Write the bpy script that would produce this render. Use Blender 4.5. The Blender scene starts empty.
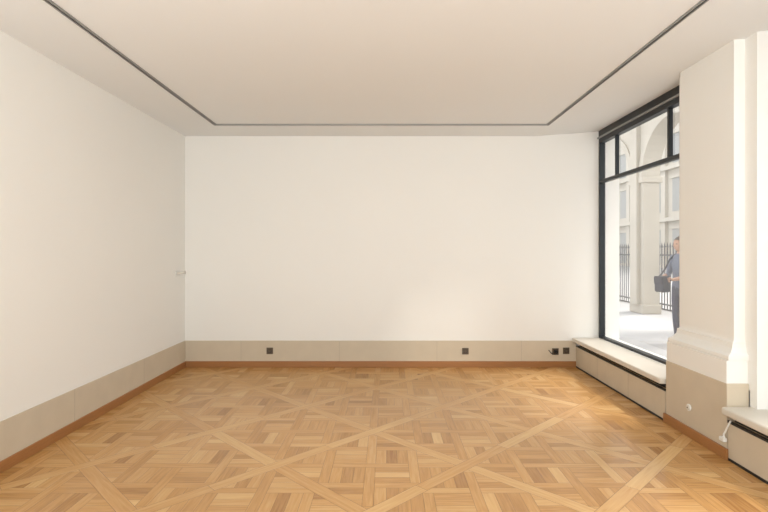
import bpy, math, random
from mathutils import Vector, Matrix
random.seed(7)
S=bpy.context.scene
COL=S.collection
# ---------------------------------------------------------------- materials
def srgb(r,g,b):
    f=lambda c:(c/255/12.92) if c/255<=0.04045 else ((c/255+0.055)/1.055)**2.4
    return (f(r),f(g),f(b),1)
def mat(name,col,rough=0.6,metal=0.0,noise=0.0,nscale=5.0,bump=0.0,bscale=80,coat=0,stretch=None,spec=None):
    m=bpy.data.materials.new(name); m.use_nodes=True
    nt=m.node_tree; b=nt.nodes['Principled BSDF']
    b.inputs['Base Color'].default_value=col
    b.inputs['Roughness'].default_value=rough
    b.inputs['Metallic'].default_value=metal
    if coat: b.inputs['Coat Weight'].default_value=coat
    if spec is not None: b.inputs['Specular IOR Level'].default_value=spec
    tc=nt.nodes.new('ShaderNodeTexCoord')
    src=tc.outputs['Object']
    if stretch:
        mp=nt.nodes.new('ShaderNodeMapping'); mp.inputs['Scale'].default_value=stretch
        nt.links.new(src,mp.inputs[0]); src=mp.outputs[0]
    n=nt.nodes.new('ShaderNodeTexNoise'); n.inputs['Scale'].default_value=nscale; n.inputs['Detail'].default_value=5
    nt.links.new(src,n.inputs['Vector'])
    mx=nt.nodes.new('ShaderNodeMix'); mx.data_type='RGBA'
    k=noise
    mx.inputs['A'].default_value=tuple(c*(1-k) for c in col[:3])+(1,)
    mx.inputs['B'].default_value=tuple(min(1,c*(1+k)) for c in col[:3])+(1,)
    nt.links.new(n.outputs['Fac'],mx.inputs['Factor'])
    nt.links.new(mx.outputs['Result'],b.inputs['Base Color'])
    if bump:
        n2=nt.nodes.new('ShaderNodeTexNoise'); n2.inputs['Scale'].default_value=bscale
        nt.links.new(src,n2.inputs['Vector'])
        bp=nt.nodes.new('ShaderNodeBump'); bp.inputs['Strength'].default_value=bump; bp.inputs['Distance'].default_value=0.002
        nt.links.new(n2.outputs['Fac'],bp.inputs['Height']); nt.links.new(bp.outputs[0],b.inputs['Normal'])
    return m
M_wall=mat('plaster_white',srgb(244,242,236),0.85,noise=0.012,nscale=1.2,bump=0.05,bscale=60)
M_ceil=mat('ceiling_paint',srgb(237,238,237),0.9,noise=0.01,nscale=1)
M_stone=mat('limestone',srgb(208,194,171),0.7,noise=0.07,nscale=6,bump=0.08)
M_slab=mat('sill_stone',srgb(218,211,198),0.45,noise=0.03,nscale=5)
M_base=mat('oak_baseboard',srgb(164,112,64),0.45,noise=0.2,nscale=9,stretch=(1,1,14))
M_dark=mat('frame_metal_dark',srgb(38,42,45),0.4,metal=0.3,noise=0.05)
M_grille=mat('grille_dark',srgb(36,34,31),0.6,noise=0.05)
M_track=mat('track_aluminium',srgb(150,150,148),0.45,metal=0.3,noise=0.03)
M_trackd=mat('track_slot_dark',srgb(70,70,70),0.6,noise=0.03)
M_joint=mat('stone_joint',srgb(175,163,144),0.8,noise=0.03)
M_plastic_w=mat('plastic_white',srgb(236,235,229),0.35,noise=0.01)
M_bronze=mat('outlet_bronze',srgb(92,80,66),0.4,metal=0.4,noise=0.05)
M_black=mat('plastic_black',srgb(24,24,24),0.4,noise=0.05)
M_pave=mat('pavement',srgb(166,165,164),0.8,noise=0.06,nscale=2)
M_arc=mat('arcade_limestone',srgb(178,171,158),0.8,noise=0.14,nscale=1.5,bump=0.1)
M_fac=mat('facade_limestone',srgb(190,184,172),0.85,noise=0.08,nscale=0.6)
M_facw=mat('facade_glazing',srgb(150,151,148),0.5,noise=0.1)
M_iron=mat('railing_iron',srgb(84,84,86),0.6,metal=0.1,noise=0.05)
M_sub=mat('subfloor_brown',srgb(120,80,44),0.8,noise=0.1)
def fillmat():  # glowing face of the added fill panels
    m=bpy.data.materials.new('fill_diffuser'); m.use_nodes=True
    b=m.node_tree.nodes['Principled BSDF']; b.inputs['Emission Color'].default_value=(1,0.96,0.9,1); b.inputs['Emission Strength'].default_value=1
    return m
M_fill=fillmat()
def glass():
    m=bpy.data.materials.new('window_glass'); m.use_nodes=True
    nt=m.node_tree; nt.nodes.clear()
    o=nt.nodes.new('ShaderNodeOutputMaterial'); t=nt.nodes.new('ShaderNodeBsdfTransparent'); g=nt.nodes.new('ShaderNodeBsdfGlossy')
    g.inputs['Roughness'].default_value=0.0
    mx=nt.nodes.new('ShaderNodeMixShader'); mx.inputs[0].default_value=0.22
    nt.links.new(t.outputs[0],mx.inputs[1]); nt.links.new(g.outputs[0],mx.inputs[2]); nt.links.new(mx.outputs[0],o.inputs[0])
    return m
M_glass=glass()
def parquet():
    m=bpy.data.materials.new('oak_parquet'); m.use_nodes=True
    nt=m.node_tree; b=nt.nodes['Principled BSDF']; L=nt.links
    at=nt.nodes.new('ShaderNodeAttribute'); at.attribute_name='tone'
    uv=nt.nodes.new('ShaderNodeUVMap'); uv.uv_map='grain'
    mp=nt.nodes.new('ShaderNodeMapping'); mp.inputs['Scale'].default_value=(2.6,34,1)
    L.new(uv.outputs[0],mp.inputs[0])
    n=nt.nodes.new('ShaderNodeTexNoise'); n.inputs['Scale'].default_value=1.6; n.inputs['Detail'].default_value=6; n.inputs['Distortion'].default_value=0.5
    L.new(mp.outputs[0],n.inputs['Vector'])
    r=nt.nodes.new('ShaderNodeValToRGB')
    cr=r.color_ramp; cr.elements[0].position=0.1; cr.elements[0].color=srgb(150,101,52)
    cr.elements[1].position=0.9; cr.elements[1].color=srgb(230,191,134)
    e=cr.elements.new(0.5); e.color=srgb(203,154,94)
    a=nt.nodes.new('ShaderNodeMath'); a.operation='MULTIPLY_ADD'; a.inputs[1].default_value=0.5; 
    s=nt.nodes.new('ShaderNodeMath'); s.operation='MULTIPLY'; s.inputs[1].default_value=0.5
    L.new(n.outputs['Fac'],s.inputs[0]); L.new(at.outputs['Fac'],a.inputs[0]); L.new(s.outputs[0],a.inputs[2]); L.new(a.outputs[0],r.inputs[0])
    L.new(r.outputs[0],b.inputs['Base Color'])
    b.inputs['Roughness'].default_value=0.25
    b.inputs['Specular IOR Level'].default_value=0.6
    bp=nt.nodes.new('ShaderNodeBump'); bp.inputs['Strength'].default_value=0.06; bp.inputs['Distance'].default_value=0.001
    L.new(n.outputs['Fac'],bp.inputs['Height']); L.new(bp.outputs[0],b.inputs['Normal'])
    return m
M_parq=parquet()
# ---------------------------------------------------------------- helpers
def mesh_obj(name,verts,faces,m,parent=None,smooth=False):
    me=bpy.data.meshes.new(name); me.from_pydata(verts,[],faces); me.update()
    if m: me.materials.append(m)
    o=bpy.data.objects.new(name,me); COL.objects.link(o)
    if parent: o.parent=parent
    if smooth:
        for p in me.polygons: p.use_smooth=True
    return o
BF=[(0,3,2,1),(4,5,6,7),(0,1,5,4),(1,2,6,5),(2,3,7,6),(3,0,4,7)]
def bv(a,b):
    x0,y0,z0=a;x1,y1,z1=b
    return [(x0,y0,z0),(x1,y0,z0),(x1,y1,z0),(x0,y1,z0),(x0,y0,z1),(x1,y0,z1),(x1,y1,z1),(x0,y1,z1)]
def box(name,a,b,m,parent=None,bevel=0):
    o=mesh_obj(name,bv(a,b),BF,m,parent)
    if bevel:
        md=o.modifiers.new('bevel','BEVEL'); md.width=bevel; md.segments=3
    return o
def boxes(name,lst,m,parent=None,bevel=0):
    V=[];F=[]
    for a,b in lst:
        k=len(V); V+=bv(a,b); F+=[tuple(i+k for i in f) for f in BF]
    o=mesh_obj(name,V,F,m,parent)
    if bevel:
        md=o.modifiers.new('bevel','BEVEL'); md.width=bevel; md.segments=2
    return o
def empty(name,loc=(0,0,0)):
    e=bpy.data.objects.new(name,None); e.empty_display_size=0.1; e.location=loc; COL.objects.link(e); return e
def cyl(name,c,r,h,axis,m,parent=None,n=24,r2=None):
    r2=r if r2 is None else r2
    V=[];F=[]
    for k,(t,rr) in enumerate(((-h/2,r),(h/2,r2))):
        for i in range(n):
            a=2*math.pi*i/n; p=[rr*math.cos(a),rr*math.sin(a),t]
            if axis=='x': p=[p[2],p[0],p[1]]
            elif axis=='y': p=[p[0],-p[2],p[1]]
            V.append((c[0]+p[0],c[1]+p[1],c[2]+p[2]))
    for i in range(n): F.append((i,(i+1)%n,n+(i+1)%n,n+i))
    F.append(tuple(range(n))[::-1]); F.append(tuple(range(n,2*n)))
    return mesh_obj(name,V,F,m,parent)
def curve(name,pts,r,m,parent=None):
    cu=bpy.data.curves.new(name,'CURVE'); cu.dimensions='3D'; cu.bevel_depth=r; cu.bevel_resolution=3
    sp=cu.splines.new('NURBS'); sp.points.add(len(pts)-1)
    for p,q in zip(sp.points,pts): p.co=(*q,1)
    sp.use_endpoint_u=True; sp.order_u=3
    cu.materials.append(m)
    o=bpy.data.objects.new(name,cu); COL.objects.link(o)
    if parent: o.parent=parent
    return o
# ---------------------------------------------------------------- dimensions
XL=-2.635; XR=2.76; YB=6.52; YN=-3.0; H=3.01; XE=3.02; XP=2.46
# ---------------------------------------------------------------- parquet floor
def clip(poly,ax,ay,d):   # keep ax*x+ay*y<=d
    out=[]
    for i in range(len(poly)):
        p=poly[i];q=poly[(i+1)%len(poly)]
        fp=ax*p[0]+ay*p[1]-d; fq=ax*q[0]+ay*q[1]-d
        if fp<=0: out.append(p)
        if (fp<0<fq) or (fq<0<fp):
            t=fp/(fp-fq); out.append((p[0]+t*(q[0]-p[0]),p[1]+t*(q[1]-p[1])))
    return out
PV=[];PF=[];PT=[];PU=[]
FX1=2.50
def plank(poly,d,tone):
    for c in ((1,0,FX1),(-1,0,-XL),(0,1,YB),(0,-1,-YN)):
        poly=clip(poly,*c)
        if len(poly)<3: return
    ar=0
    for i in range(len(poly)):
        p=poly[i];q=poly[(i+1)%len(poly)]; ar+=p[0]*q[1]-p[1]*q[0]
    if abs(ar)<2e-4: return
    if ar<0: poly=poly[::-1]
    k=len(PV); ox,oy=random.random()*50,random.random()*50
    for x,y in poly: PV.append((x,y,0.0)); PU.append((x*d[0]+y*d[1]+ox,-x*d[1]+y*d[0]+oy))
    PF.append(tuple(range(k,k+len(poly)))); PT.append(tone)
G=0.001
def rt(lo=0.15,hi=0.85): return min(1,max(0,random.gauss((lo+hi)/2,(hi-lo)/2.9)))
PS=1.34; FW=0.098; hs=FW*math.sqrt(2)/2; hp=PS/2-hs
s0,c0=2.73,-4.3
def sc(s,c): return ((s+c)/2,(s-c)/2)
r2=math.sqrt(.5)
for i in range(-10,10):
    for j in range(-12,8):
        s=s0+i*PS; c=c0+j*PS
        g=G*1.6
        plank([sc(s-PS/2+g,c-hs+g),sc(s+PS/2-g,c-hs+g),sc(s+PS/2-g,c+hs-g),sc(s-PS/2+g,c+hs-g)],(r2,r2),rt(.5,.9))
        plank([sc(s-hs+g,c+hs+g),sc(s+hs-g,c+hs+g),sc(s+hs-g,c+PS-hs-g),sc(s-hs+g,c+PS-hs-g)],(r2,-r2),rt(.45,.85))
        sm,cm=s+PS/2,c+PS/2; X,Y=sc(sm,cm)
        if X<XL-1 or X>FX1+1 or Y<YN-1 or Y>YB+1: continue
        p=hp/2; w=0.068; q=(p-w)/3
        def add(x0,x1,y0,y1,d,lo=.15,hi=.85):
            po=[(X+x0+G,Y+y0+G),(X+x1-G,Y+y0+G),(X+x1-G,Y+y1-G),(X+x0+G,Y+y1-G)]
            for a,b in ((1,1),(1,-1),(-1,1),(-1,-1)):
                po=clip(po,a,b,hp-g+a*X+b*Y)
                if len(po)<3: return
            plank(po,d,rt(lo,hi))
        for u in range(-2,3):
            for v in range(-2,3):
                cx,cy=u*p,v*p
                if (u+v)%2==0:
                    add(cx-p+w/2,cx+p-w/2,cy-w/2,cy+w/2,(1,0),.35,.75)
                else:
                    add(cx-w/2,cx+w/2,cy-p+w/2,cy+p-w/2,(0,1),.3,.7)
        for u in range(-2,2):
            for v in range(-2,2):
                ax,ay=u*p+w/2,v*p+w/2
                for k in range(3):
                    if (u+v)%2==0: add(ax+k*q,ax+(k+1)*q,ay,ay+p-w,(0,1),.1,.75)
                    else: add(ax,ax+p-w,ay+k*q,ay+(k+1)*q,(1,0),.2,.85)
me=bpy.data.meshes.new('floor'); me.from_pydata(PV,[],PF)
ul=me.uv_layers.new(name='grain')
for l in me.loops: ul.data[l.index].uv=PU[l.vertex_index]
at=me.attributes.new('tone','FLOAT','FACE')
for k,t in enumerate(PT): at.data[k].value=t
me.materials.append(M_parq); me.update()
floor=bpy.data.objects.new('floor',me); COL.objects.link(floor)
box('subfloor',(XL,YN,-0.08),(XE,YB,-0.0015),M_sub,floor)
# ---------------------------------------------------------------- walls
HW=0.06
box('wall_left',(XL-0.15,YN-0.15,-0.08),(XL,YB+0.15,H+0.2),M_wall)
box('wall_back',(XL,YB,-0.08),(XE,YB+0.15,H+0.2),M_wall)
box('wall_rear',(XL,YN-0.15,-0.08),(XE,YN,H+0.2),M_wall)
WY0,WY1=4.50,6.50   # visible window
VY0,VY1=0.3,3.42    # second window
boxes('wall_right',[((XR,YN,-0.08),(XE,YB,0.36)),((XR,YN,0.36),(XE,VY0,H+0.2)),((XR,VY1,0.36),(XE,WY0,H+0.2)),
    ((XR,WY1,0.36),(XE,YB,H+0.2)),((XR,VY0,H+0.08),(XE,VY1,H+0.2)),((XR,WY0,H+0.08),(XE,WY1,H+0.2))],M_wall)
# ---------------------------------------------------------------- ceiling with recessed track slot
TX0,TX1,TY1,TY0=-2.03,1.90,5.91,-1.5; tw=0.034
cz0,cz1=H,H+0.12
a1=TX1+tw/2
ce=boxes('ceiling',[((XL,TY1+tw/2,cz0),(a1,YB,cz1)),((XL,YN,cz0),(a1,TY0-tw/2,cz1)),
    ((XL,TY0-tw/2,cz0),(TX0-tw/2,TY1+tw/2,cz1)),((a1,YN,cz0),(XR+0.0,YB,cz1)),
    ((TX0+tw/2,TY0+tw/2,cz0),(TX1-tw/2,TY1-tw/2,cz1)),((XL,YN,cz1),(XE,YB,cz1+0.08))],M_ceil)
for v in ce.data.vertices:
    if v.co.x>2.5 and v.co.z<H+.01: v.co.z+=HW
tr=empty('lighting_track',(0,0,0))
def ring(name,o,i,z0,z1,m):
    a=[((TX0-o,TY1+i,z0),(TX1+o,TY1+o,z1)),((TX0-o,TY0-o,z0),(TX1+o,TY0-i,z1)),
       ((TX0-o,TY0-i,z0),(TX0-i,TY1+i,z1)),((TX1+i,TY0-i,z0),(TX1+o,TY1+i,z1))]
    return boxes(name,a,m,tr)
ring('outer_rail',tw/2,tw/2-0.009,H-0.012,H+0.06,M_track)
def ring2(name,i,o,z0,z1,m):
    a=[((TX0+i,TY1-o,z0),(TX1-i,TY1-i,z1)),((TX0+i,TY0+i,z0),(TX1-i,TY0+o,z1)),
       ((TX0+i,TY0+o,z0),(TX0+o,TY1-o,z1)),((TX1-o,TY0+o,z0),(TX1-i,TY1-o,z1))]
    return boxes(name,a,m,tr)
ring2('inner_rail',tw/2-0.009,tw/2,H-0.012,H+0.06,M_track)
k=tw/2-0.009
boxes('slot_bed',[((TX0-k,TY1-k,H+0.01),(TX1+k,TY1+k,H+0.02)),((TX0-k,TY0-k,H+0.01),(TX1+k,TY0+k,H+0.02)),
    ((TX0-k,TY0+k,H+0.01),(TX0+k,TY1-k,H+0.02)),((TX1-k,TY0+k,H+0.01),(TX1+k,TY1-k,H+0.02))],M_trackd,tr)
# ---------------------------------------------------------------- trims
SB=0.345
def band(name,lst,joints):
    o=boxes(name,lst,M_stone); 
    if joints: boxes('joints',joints,M_joint,o)
    return o
band('trim_1',[((XL+0.012,YB-0.012,0.08),(XP,YB,SB))],[((x-0.0015,YB-0.0125,0.08),(x+0.0015,YB-0.011,SB)) for x in (-1.9,-0.62,0.65,1.75)])
band('trim_2',[((XL,YN,0.08),(XL+0.012,YB,SB))],[((XL+0.011,y-0.0015,0.08),(XL+0.0125,y+0.0015,SB)) for y in (-1,0.3,1.6,2.9,4.2,5.4)])
box('baseboard_back',(XL+0.02,YB-0.02,0),(XP,YB,0.08),M_base,bevel=0.004)
box('baseboard_left',(XL,YN,0),(XL+0.02,YB,0.08),M_base,bevel=0.004)
# ---------------------------------------------------------------- window benches
def bench(name,y0,y1,joints):
    e=empty(name)
    box('stone_panel',(XP,y0,0.0),(XR,y1,0.275),M_stone,e)
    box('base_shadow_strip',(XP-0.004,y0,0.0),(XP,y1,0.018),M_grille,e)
    box('recess_back',(XP+0.05,y0,0.275),(XR,y1,0.33),M_grille,e)
    box('grille_bar',(XP-0.002,y0,0.268),(XP+0.012,y1,0.285),M_grille,e)
    for yy in joints: box('joint',(XP-0.001,yy-0.0015,0.018),(XP+0.01,yy+0.0015,0.27),M_joint,e)
    box('sill_slab',(XP-0.05,y0,0.33),(XR-0.005,y1,0.385),M_slab,e,bevel=0.014)
    return e
bench('window_bench',4.42,YB,[5.1,5.85])
bench('window_bench',-0.2,3.61,[1.2,2.4])
# ---------------------------------------------------------------- pier
pier=empty('stone_pilaster')
def profile_block(name,levels,m,parent):
    V=[];F=[];xb=2.66
    for z,x0,y0,y1 in levels: V+=[(x0,y0,z),(xb,y0,z),(xb,y1,z),(x0,y1,z)]
    n=len(levels)
    for k in range(n-1):
        a=4*k;b=a+4
        for i in range(4): F.append((a+i,a+(i+1)%4,b+(i+1)%4,b+i))
    F.append((0,3,2,1)); F.append(tuple(4*(n-1)+i for i in range(4)))
    return mesh_obj(name,V,F,m,parent)
box('core',(2.62,3.54,0.38),(XR+0.1,4.48,H+.06),M_wall,pier)
box('core_base',(2.62,3.61,0),(XR,4.42,0.5),M_stone,pier)
box('plinth_stone',(XP,3.62,0.0),(2.66,4.41,0.545),M_stone,pier,bevel=0.003)
L=[(0.545,2.465,3.63,4.405),(0.71,2.465,3.63,4.405)]
def off(z,o): return (z,2.54-o,3.66-o*.6,4.33+o)
for z,o in [(0.712,.066),(0.725,.07),(0.745,.068),(0.757,.055),(0.762,.045),(0.775,.036),(0.80,.022),(0.825,.018),(0.838,.018),(0.842,.008),(0.86,.002),(0.88,0)]: L.append(off(z,o))
L.append(off(H+.06,0))
profile_block('shaft',L,M_wall,pier)
box('pier_baseboard',(XP-0.018,3.60,0),(XP,4.425,0.08),M_base,pier,bevel=0.004)
# ---------------------------------------------------------------- windows
def window(name,y0,y1,mull,zb=0.385):
    e=empty(name); t=0.04; z1=H+0.08
    fr=[((XR-0.01,y0,zb),(XR+0.06,y0+t,z1)),((XR-0.01,y1-t,zb),(XR+0.06,y1,z1)),
        ((XR-0.01,y0+t,zb),(XR+0.06,y1-t,zb+0.028)),((XR-0.01,y0+t,2.388),(XR+0.04,y1-t,2.43)),
        ((XR-0.015,y0+t,2.91),(XR+0.06,y1-t,z1))]
    boxes('frame',fr,M_dark,e,bevel=0.004)
    boxes('mullions',[((XR+0.0,y-0.018,2.43),(XR+0.04,y+0.018,2.91)) for y in mull],M_dark,e,bevel=0.003)
    boxes('header_rail',[((XR-0.03,y0,2.965),(XR-0.012,y1,2.985))],M_track,e)
    xg=XR+.03
    mesh_obj('glass_pane',[(xg,y0+t,zb+.025),(xg,y1-t,zb+.025),(xg,y1-t,2.92),(xg,y0+t,2.92)],[(0,1,2,3)],M_glass,e)
    return e
window('window_1',WY0,WY1,[4.91,6.04])
window('window_2',VY0,VY1,[1.0,1.9,2.8])
# ---------------------------------------------------------------- small items
def outlet(x,z,plug=False):
    e=empty('power_outlet',(x,YB-0.012,z))
    box('plate',(-0.042,-0.010,-0.042),(0.042,0.0,0.042),M_bronze,e,bevel=0.004)
    cyl('socket_ring',(0,-0.011,0),0.025,0.008,'y',M_black,e)
    cyl('socket_well',(0,-0.013,0),0.019,0.006,'y',M_bronze,e)
    for dx in (-0.009,0.009): cyl('pin_hole',(dx,-0.0165,0),0.003,0.002,'y',M_black,e,10)
    if plug:
        cyl('plug',(0,-0.03,0),0.018,0.035,'y',M_black,e)
        curve('cable',[(0,-0.045,0),(0,-0.07,-0.005),(-0.03,-0.07,-0.03),(-0.06,-0.03,-0.02),(-0.08,-0.02,0.01),(-0.09,-0.01,0.02)],0.005,M_black,e)
    return e
outlet(-1.525,0.215); outlet(1.02,0.21); outlet(2.19,0.205,True); outlet(2.33,0.215)
hk=empty('wall_hook',(XL,6.28,1.235))
box('back_plate',(0,-0.06,-0.035),(0.008,0.06,0.035),M_plastic_w,hk,bevel=0.002)
box('arm',(0.008,-0.02,-0.012),(0.10,0.02,0.012),M_slab,hk,bevel=0.004)
box('lip',(0.085,-0.022,-0.012),(0.10,0.022,0.03),M_slab,hk,bevel=0.004)
vk=empty('vent_cap',(XP,4.07,0.235))
cyl('rim',(-0.004,0,0),0.028,0.008,'x',M_plastic_w,vk)
cyl('cap',(-0.011,0,0),0.02,0.008,'x',M_slab,vk)
cyl('core_dot',(-0.016,0,0),0.006,0.004,'x',M_bronze,vk)
cb=empty('power_cable',(0,0,0))
curve('cord',[(XP-0.02,3.55,0.30),(XP-0.03,3.57,0.25),(XP-0.022,3.60,0.21),(XP-0.03,3.62,0.17),(XP-0.03,3.58,0.15)],0.006,M_plastic_w,cb)
box('plug_body',(XP-0.05,3.585,0.135),(XP-0.02,3.635,0.165),M_plastic_w,cb,bevel=0.006)
# ---------------------------------------------------------------- added fill lights behind camera, dressed as fixtures
LC=(.88,0.945,1)
def fill_panel(x,y,e,sx=1.2,sy=1.2):  # unseen ceiling panel, added to fill the room with light
    p=empty('added_ceiling_fill',(x,y,H))
    boxes('housing',[((-sx/2-.03,-sy/2-.03,-0.05),(sx/2+.03,-sy/2,0)),((-sx/2-.03,sy/2,-0.05),(sx/2+.03,sy/2+.03,0)),
        ((-sx/2-.03,-sy/2,-0.05),(-sx/2,sy/2,0)),((sx/2,-sy/2,-0.05),(sx/2+.03,sy/2,0))],M_plastic_w,p)
    box('diffuser',(-sx/2,-sy/2,-0.03),(sx/2,sy/2,0),M_fill,p)
    l=bpy.data.lights.new('lamp','AREA'); l.shape='RECTANGLE'; l.size=sx; l.size_y=sy; l.energy=e; l.color=LC
    lo=bpy.data.objects.new('light',l); lo.location=(0,0,-0.045); COL.objects.link(lo); lo.parent=p
fill_panel(-1.2,-2.0,12,.8,.8); fill_panel(1.2,-2.0,12,.8,.8)
def fill_uplight(x,y,e):  # unseen uplight on a stand, added to brighten the ceiling
    p=empty('added_floor_fill',(x,y,0))
    cyl('foot',(0,0,0.015),0.16,0.03,'z',M_dark,p); cyl('stem',(0,0,0.6),0.014,1.15,'z',M_dark,p)
    cyl('bowl',(0,0,1.20),0.05,0.10,'z',M_dark,p,32,0.2)
    l=bpy.data.lights.new('lamp','AREA'); l.shape='DISK'; l.size=0.38; l.energy=e; l.color=LC
    lo=bpy.data.objects.new('light',l); lo.location=(0,0,1.26); COL.objects.link(lo); lo.parent=p
    lo.rotation_euler=Vector((0,0.45,1)).to_track_quat('-Z','Y').to_euler()
fill_uplight(-1.4,-0.6,94); fill_uplight(1.3,-0.6,80)
rw=empty('rear_fill_frame',(0,YN,0))  # frame added on the solid rear wall to dress the fill light
boxes('frame',[((-2.1,0,0.3),(-2.05,0.05,2.8)),((2.05,0,0.3),(2.1,0.05,2.8)),((-2.1,0,0.3),(2.1,0.05,0.35)),((-2.1,0,2.75),(2.1,0.05,2.8)),((-0.025,0,0.35),(0.025,0.05,2.75))],M_dark,rw)
l=bpy.data.lights.new('rear_fill','AREA'); l.shape='RECTANGLE'; l.size=4.0; l.size_y=2.2; l.energy=126; l.color=LC  # added area light, fills the room from behind the camera
lo=bpy.data.objects.new('rear_fill',l); lo.location=(0,0.3,1.55); lo.rotation_euler=(math.radians(100),0,0); COL.objects.link(lo); lo.parent=rw
# ---------------------------------------------------------------- exterior
box('ground_pavement',(XE,-8,-0.1),(70,90,-0.005),M_pave)
def arcade():
    e=empty('stone_arcade'); x0,x1=6.2,6.6; wp=0.6; sp=3.0; spring=3.3; top=6.4
    ys=[3.1+sp*k for k in range(-2,8)]
    for y in ys:
        box('pillar',(x0,y,0.0),(x1,y+wp,spring),M_arc,e,bevel=0.02)
        box('pillar_base',(x0-0.03,y-0.03,0),(x1+0.03,y+wp+0.03,0.22),M_arc,e,bevel=0.015)
        box('impost',(x0-0.05,y-0.05,spring-0.12),(x1+0.05,y+wp+0.05,spring+0.02),M_arc,e,bevel=0.015)
        box('pilaster',(x0-0.1,y+0.14,0.2),(x0,y+wp-0.14,top),M_arc,e,bevel=0.01)
    for y in ys[:-1]:
        ya,yb=y+wp,y+sp; r=(yb-ya)/2; yc=(ya+yb)/2; n=24
        V=[];F=[]
        for x in (x0,x1):
            for i in range(n+1):
                a=math.pi*(1-i/n); V.append((x,yc+r*math.cos(a),spring+r*math.sin(a)))
            for i in range(n+1):
                t=i/n; V.append((x,ya+(yb-ya)*t,top))
        N=2*(n+1)
        for s in (0,1):
            b=s*N
            for i in range(n):
                f=(b+i,b+i+1,b+n+2+i,b+n+1+i); F.append(f if s else f[::-1])
        for i in range(n): F.append((i,i+1,N+i+1,N+i))
        mesh_obj('arch',V,F,M_arc,e)
        V=[];F=[]
        for i in range(n+1):
            a=math.pi*(1-i/n)
            for rr,xx in ((r,x0-0.04),(r+0.16,x0-0.04),(r+0.16,x0),(r,x0)): V.append((xx,yc+rr*math.cos(a),spring+rr*math.sin(a)))
        for i in range(n):
            for q in range(4): F.append((4*i+q,4*i+(q+1)%4,4*i+4+(q+1)%4,4*i+4+q))
        mesh_obj('archivolt',V,F,M_arc,e)
    for y in ys: box('spandrel',(x0,y,spring),(x1,y+wp,top),M_arc,e)
    box('cornice',(x0-0.2,ys[0],top),(x1+0.2,ys[-1]+wp,top+0.3),M_arc,e)
arcade()
rl=empty('iron_railing')
L=[];y=4.0
while y<24:
    L.append(((7.19,y-0.011,0.0),(7.212,y+0.011,1.62))); y+=0.13
L+=[((7.185,4,0.12),(7.215,24,0.16)),((7.185,4,1.40),(7.215,24,1.44)),((7.185,4,0.0),(7.22,24,0.03))]
boxes('bars',L,M_iron,rl)
V=[];F=[];y=4.0
while y<24:
    k=len(V); V+=[(7.18,y-.022,1.62),(7.222,y-.022,1.62),(7.222,y+.022,1.62),(7.18,y+.022,1.62),(7.2,y,1.76)]
    F+=[(k,k+1,k+4),(k+1,k+2,k+4),(k+2,k+3,k+4),(k+3,k,k+4),(k,k+3,k+2,k+1)]; y+=0.13
mesh_obj('spikes',V,F,M_iron,rl)
fa=empty('palace_facade')
FXp=26
box('body',(FXp,15,0),(FXp+3,85,17),M_fac,fa)
wn=[];pl=[];hd=[]
y=16.0
while y<84:
    for z0,z1 in ((0.3,3.6),(5.2,8.2),(9.6,12.2),(13.3,15)):
        wn.append(((FXp-0.03,y+0.9,z0),(FXp+0.02,y+2.3,z1)))
        hd.append(((FXp-0.15,y+0.7,z1),(FXp,y+2.5,z1+0.25)))
    pl.append(((FXp-0.3,y-0.35,0),(FXp,y+0.35,16)))
    y+=3.4
boxes('glazing',wn,M_facw,fa); boxes('lintels',hd,M_fac,fa); boxes('pilasters',pl,M_fac,fa)
boxes('cornices',[((FXp-0.5,15,z),(FXp,85,z+0.35)) for z in (4.3,9.0,16)],M_fac,fa)
# ---------------------------------------------------------------- person
M_skin=mat('skin',srgb(172,134,112),0.6,noise=0.04)
M_shirt=mat('shirt_greyblue',srgb(98,105,120),0.85,noise=0.08,nscale=12)
M_jean=mat('trousers_navy',srgb(48,55,74),0.85,noise=0.1,nscale=14)
M_hair=mat('hair_dark',srgb(56,48,43),0.7,noise=0.2,nscale=60,stretch=(1,1,0.2))
M_shoe=mat('shoe_dark',srgb(40,36,34),0.5,noise=0.1)
M_bag=mat('bag_navy_fabric',srgb(38,43,56),0.8,noise=0.1,nscale=30)
M_eye=mat('eye_dark',srgb(30,24,22),0.2)
def skin_mesh(name,V,E,R,mats,assign,parent,root=0,sub=2):
    me=bpy.data.meshes.new(name); me.from_pydata(V,E,[]); me.update()
    o=bpy.data.objects.new(name,me); COL.objects.link(o)
    o.modifiers.new('s','SKIN')
    for k,d in enumerate(me.skin_vertices[0].data):
        r=R[k]; d.radius=(r,r) if not isinstance(r,tuple) else r
        d.use_root=(k==root)
    sb=o.modifiers.new('d','SUBSURF'); sb.levels=sub; sb.render_levels=sub
    dg=bpy.context.evaluated_depsgraph_get()
    nm=bpy.data.meshes.new_from_object(o.evaluated_get(dg))
    o.modifiers.clear(); o.data=nm
    nm.materials.clear()
    for m in mats: nm.materials.append(m)
    for p in nm.polygons:
        p.use_smooth=True; p.material_index=assign(p.center) if assign else 0
    o.parent=parent
    return o
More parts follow.
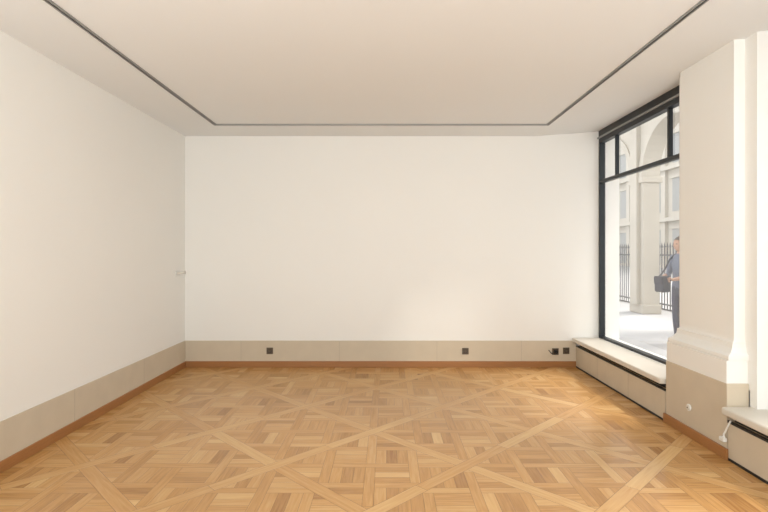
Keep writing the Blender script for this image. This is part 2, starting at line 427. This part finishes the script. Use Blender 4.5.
def person(loc,rot):
    P=empty('person',loc); P.rotation_euler=(0,0,rot)
    V=[(0,0,.95),(0,-.005,1.08),(0,-.015,1.22),(0,-.02,1.36),(0,-.02,1.46),(0,-.03,1.52),(0,-.045,1.575)]
    R=[(.155,.115),(.14,.105),(.15,.112),(.165,.115),(.075,.065),.052,.055]
    E=[(0,1),(1,2),(2,3),(3,4),(4,5),(5,6)]
    for s in (-1,1):
        k=len(V)
        V+=[(s*.15,-.02,1.405),(s*.195,-.01,1.36),(s*.235,-.01,1.25),(s*.25,-.02,1.14),(s*.20,-.15,1.10),(s*.13,-.27,1.07),(s*.105,-.32,1.06)]
        R+=[.065,.06,.052,.044,.04,.028,(.022,.034)]
        E+=[(3,k),(k,k+1),(k+1,k+2),(k+2,k+3),(k+3,k+4),(k+4,k+5),(k+5,k+6)]
        k=len(V)
        V+=[(s*.085,0,.86),(s*.1,-.005,.68),(s*.105,-.015,.50),(s*.11,.0,.32),(s*.11,.015,.12),(s*.11,.0,.055),(s*.12,-.09,.045),(s*.125,-.16,.038)]
        R+=[.1,.085,.064,.06,.045,.045,(.04,.045),(.032,.04)]
        E+=[(0,k)]+[(k+i,k+i+1) for i in range(7)]
    def asg(c):
        if c.z<0.085: return 3
        if c.z<0.93: return 1
        if c.y<-.13 and abs(c.x)>.03 and c.z<1.2: return 2
        if c.z>1.475: return 2
        return 0
    skin_mesh('body',V,E,R,[M_shirt,M_jean,M_skin,M_shoe],asg,P)
    import bmesh
    def ell(name,c,r,m,fn=None,seg=28):
        bm=bmesh.new(); bmesh.ops.create_uvsphere(bm,u_segments=seg,v_segments=seg//2+4,radius=1)
        for v in bm.verts:
            p=v.co.copy()
            if fn: p=fn(p)
            v.co=Vector((c[0]+p.x*r[0],c[1]+p.y*r[1],c[2]+p.z*r[2]))
        me=bpy.data.meshes.new(name); bm.to_mesh(me); bm.free(); me.materials.append(m)
        for q in me.polygons: q.use_smooth=True
        o=bpy.data.objects.new(name,me); COL.objects.link(o); o.parent=P; return o
    H0=(0,-.055,1.625)
    def hf(p):
        q=p.copy()
        if p.z<0: q.x*=1-.32*(-p.z)**1.3; 
        if p.z<0 and p.y>0: q.y*=1-.35*(-p.z)
        if p.y<-.5:
            q.y+=.10*math.exp(-((abs(p.x)-.38)/.2)**2-((p.z-.02)/.14)**2)
            q.y-=.26*math.exp(-(p.x/.13)**2-((p.z+.24)/.16)**2)
            q.y-=.06*math.exp(-(p.x/.25)**2-((p.z+.56)/.07)**2)
        if p.y<0: q.y-=.12*math.exp(-(p.x/.35)**2-((p.z+.85)/.2)**2)
        return q
    ell('head',H0,(.076,.098,.118),M_skin,hf,48)
    def hr(p):
        q=p.copy()
        if p.y<-.1: q.z=max(p.z,.42+.1*(-p.y)); 
        else: q.z=max(p.z,-.45 if p.y>.3 else -.05-.4*(p.y+.1)/.4)
        return q
    ell('hair',(0,-.048,1.635),(.083,.1,.118),M_hair,hr,40)
    for s in (-1,1):
        ell('eye',(s*.03,-.135,1.629),(.012,.01,.008),M_eye,None,12)
        ell('ear',(s*.078,-.045,1.615),(.009,.02,.03),M_skin,None,14)
    ell('mouth',(0,-.148,1.558),(.022,.006,.005),mat('lips',srgb(160,95,85),.5),None,12)
    for s in (-1,1):
        bx,by,bz=s*.105,-.325,1.06
        for i,ln in enumerate((.07,.08,.075,.06)):
            z=bz+.028-.019*i
            pts=[(bx,by,z),(bx-s*.004,by-ln*.5,z-.002),(bx-s*.022,by-ln*.85,z-.004),(bx-s*.044,by-ln*.8,z-.006)]
            skin_mesh('finger',pts,[(0,1),(1,2),(2,3)],[.0095,.009,.008,.007],[M_skin],None,P,0,1)
        pts=[(bx,by+.015,bz+.025),(bx-s*.022,by-.015,bz+.04),(bx-s*.036,by-.045,bz+.042)]
        skin_mesh('thumb',pts,[(0,1),(1,2)],[.012,.010,.008],[M_skin],None,P,0,1)
    b=box('bag_body',(-.10,-.46,.86),(.10,-.31,1.10),M_bag,P,bevel=.035); b.modifiers['bevel'].segments=4
    box('bag_flap',(-.095,-.47,.99),(.095,-.305,1.115),M_bag,P,bevel=.02)
    curve('bag_strap',[(-.1,-.38,1.08),(-.12,-.22,1.2),(-.14,-.12,1.38),(-.07,-.02,1.50),(.05,.06,1.46),(.15,.12,1.25),(.17,-.05,1.1),(.1,-.34,1.05)],.012,M_bag,P)
person((4.76,8.06,0.0),math.radians(-90+14))
# ---------------------------------------------------------------- world + sun
w=bpy.data.worlds.new('sky'); S.world=w; w.use_nodes=True
bg=w.node_tree.nodes['Background']; bg.inputs[0].default_value=(0.95,0.97,1,1); bg.inputs[1].default_value=2.3
sun=bpy.data.lights.new('sun','SUN'); sun.energy=5.0; sun.angle=math.radians(18); sun.color=(1,0.96,0.9)
so=bpy.data.objects.new('sun',sun); COL.objects.link(so)
d=Vector((-0.47,-0.12,-0.86)); so.rotation_euler=d.to_track_quat('-Z','Y').to_euler()
# sunlight bounced back by the glazed buildings across the court: faint slanting streaks on the back wall
s2=bpy.data.lights.new('reflected_sun','SUN'); s2.energy=1.0; s2.angle=math.radians(4); s2.color=(1,0.95,0.86)
o2=bpy.data.objects.new('reflected_sun',s2); COL.objects.link(o2)
o2.rotation_euler=Vector((-1,0.7,-0.58)).to_track_quat('-Z','Y').to_euler()
# ---------------------------------------------------------------- camera
cam=bpy.data.cameras.new('camera'); co=bpy.data.objects.new('camera',cam); COL.objects.link(co)
co.location=(0,0,1.5); co.rotation_euler=(math.radians(90),0,0)
cam.sensor_width=36; cam.lens=500/768*36; cam.shift_x=-3/768; cam.shift_y=-4/768
cam.clip_end=300
S.camera=co
S.view_settings.view_transform='Standard'; S.view_settings.look='None'; S.view_settings.exposure=-0.04
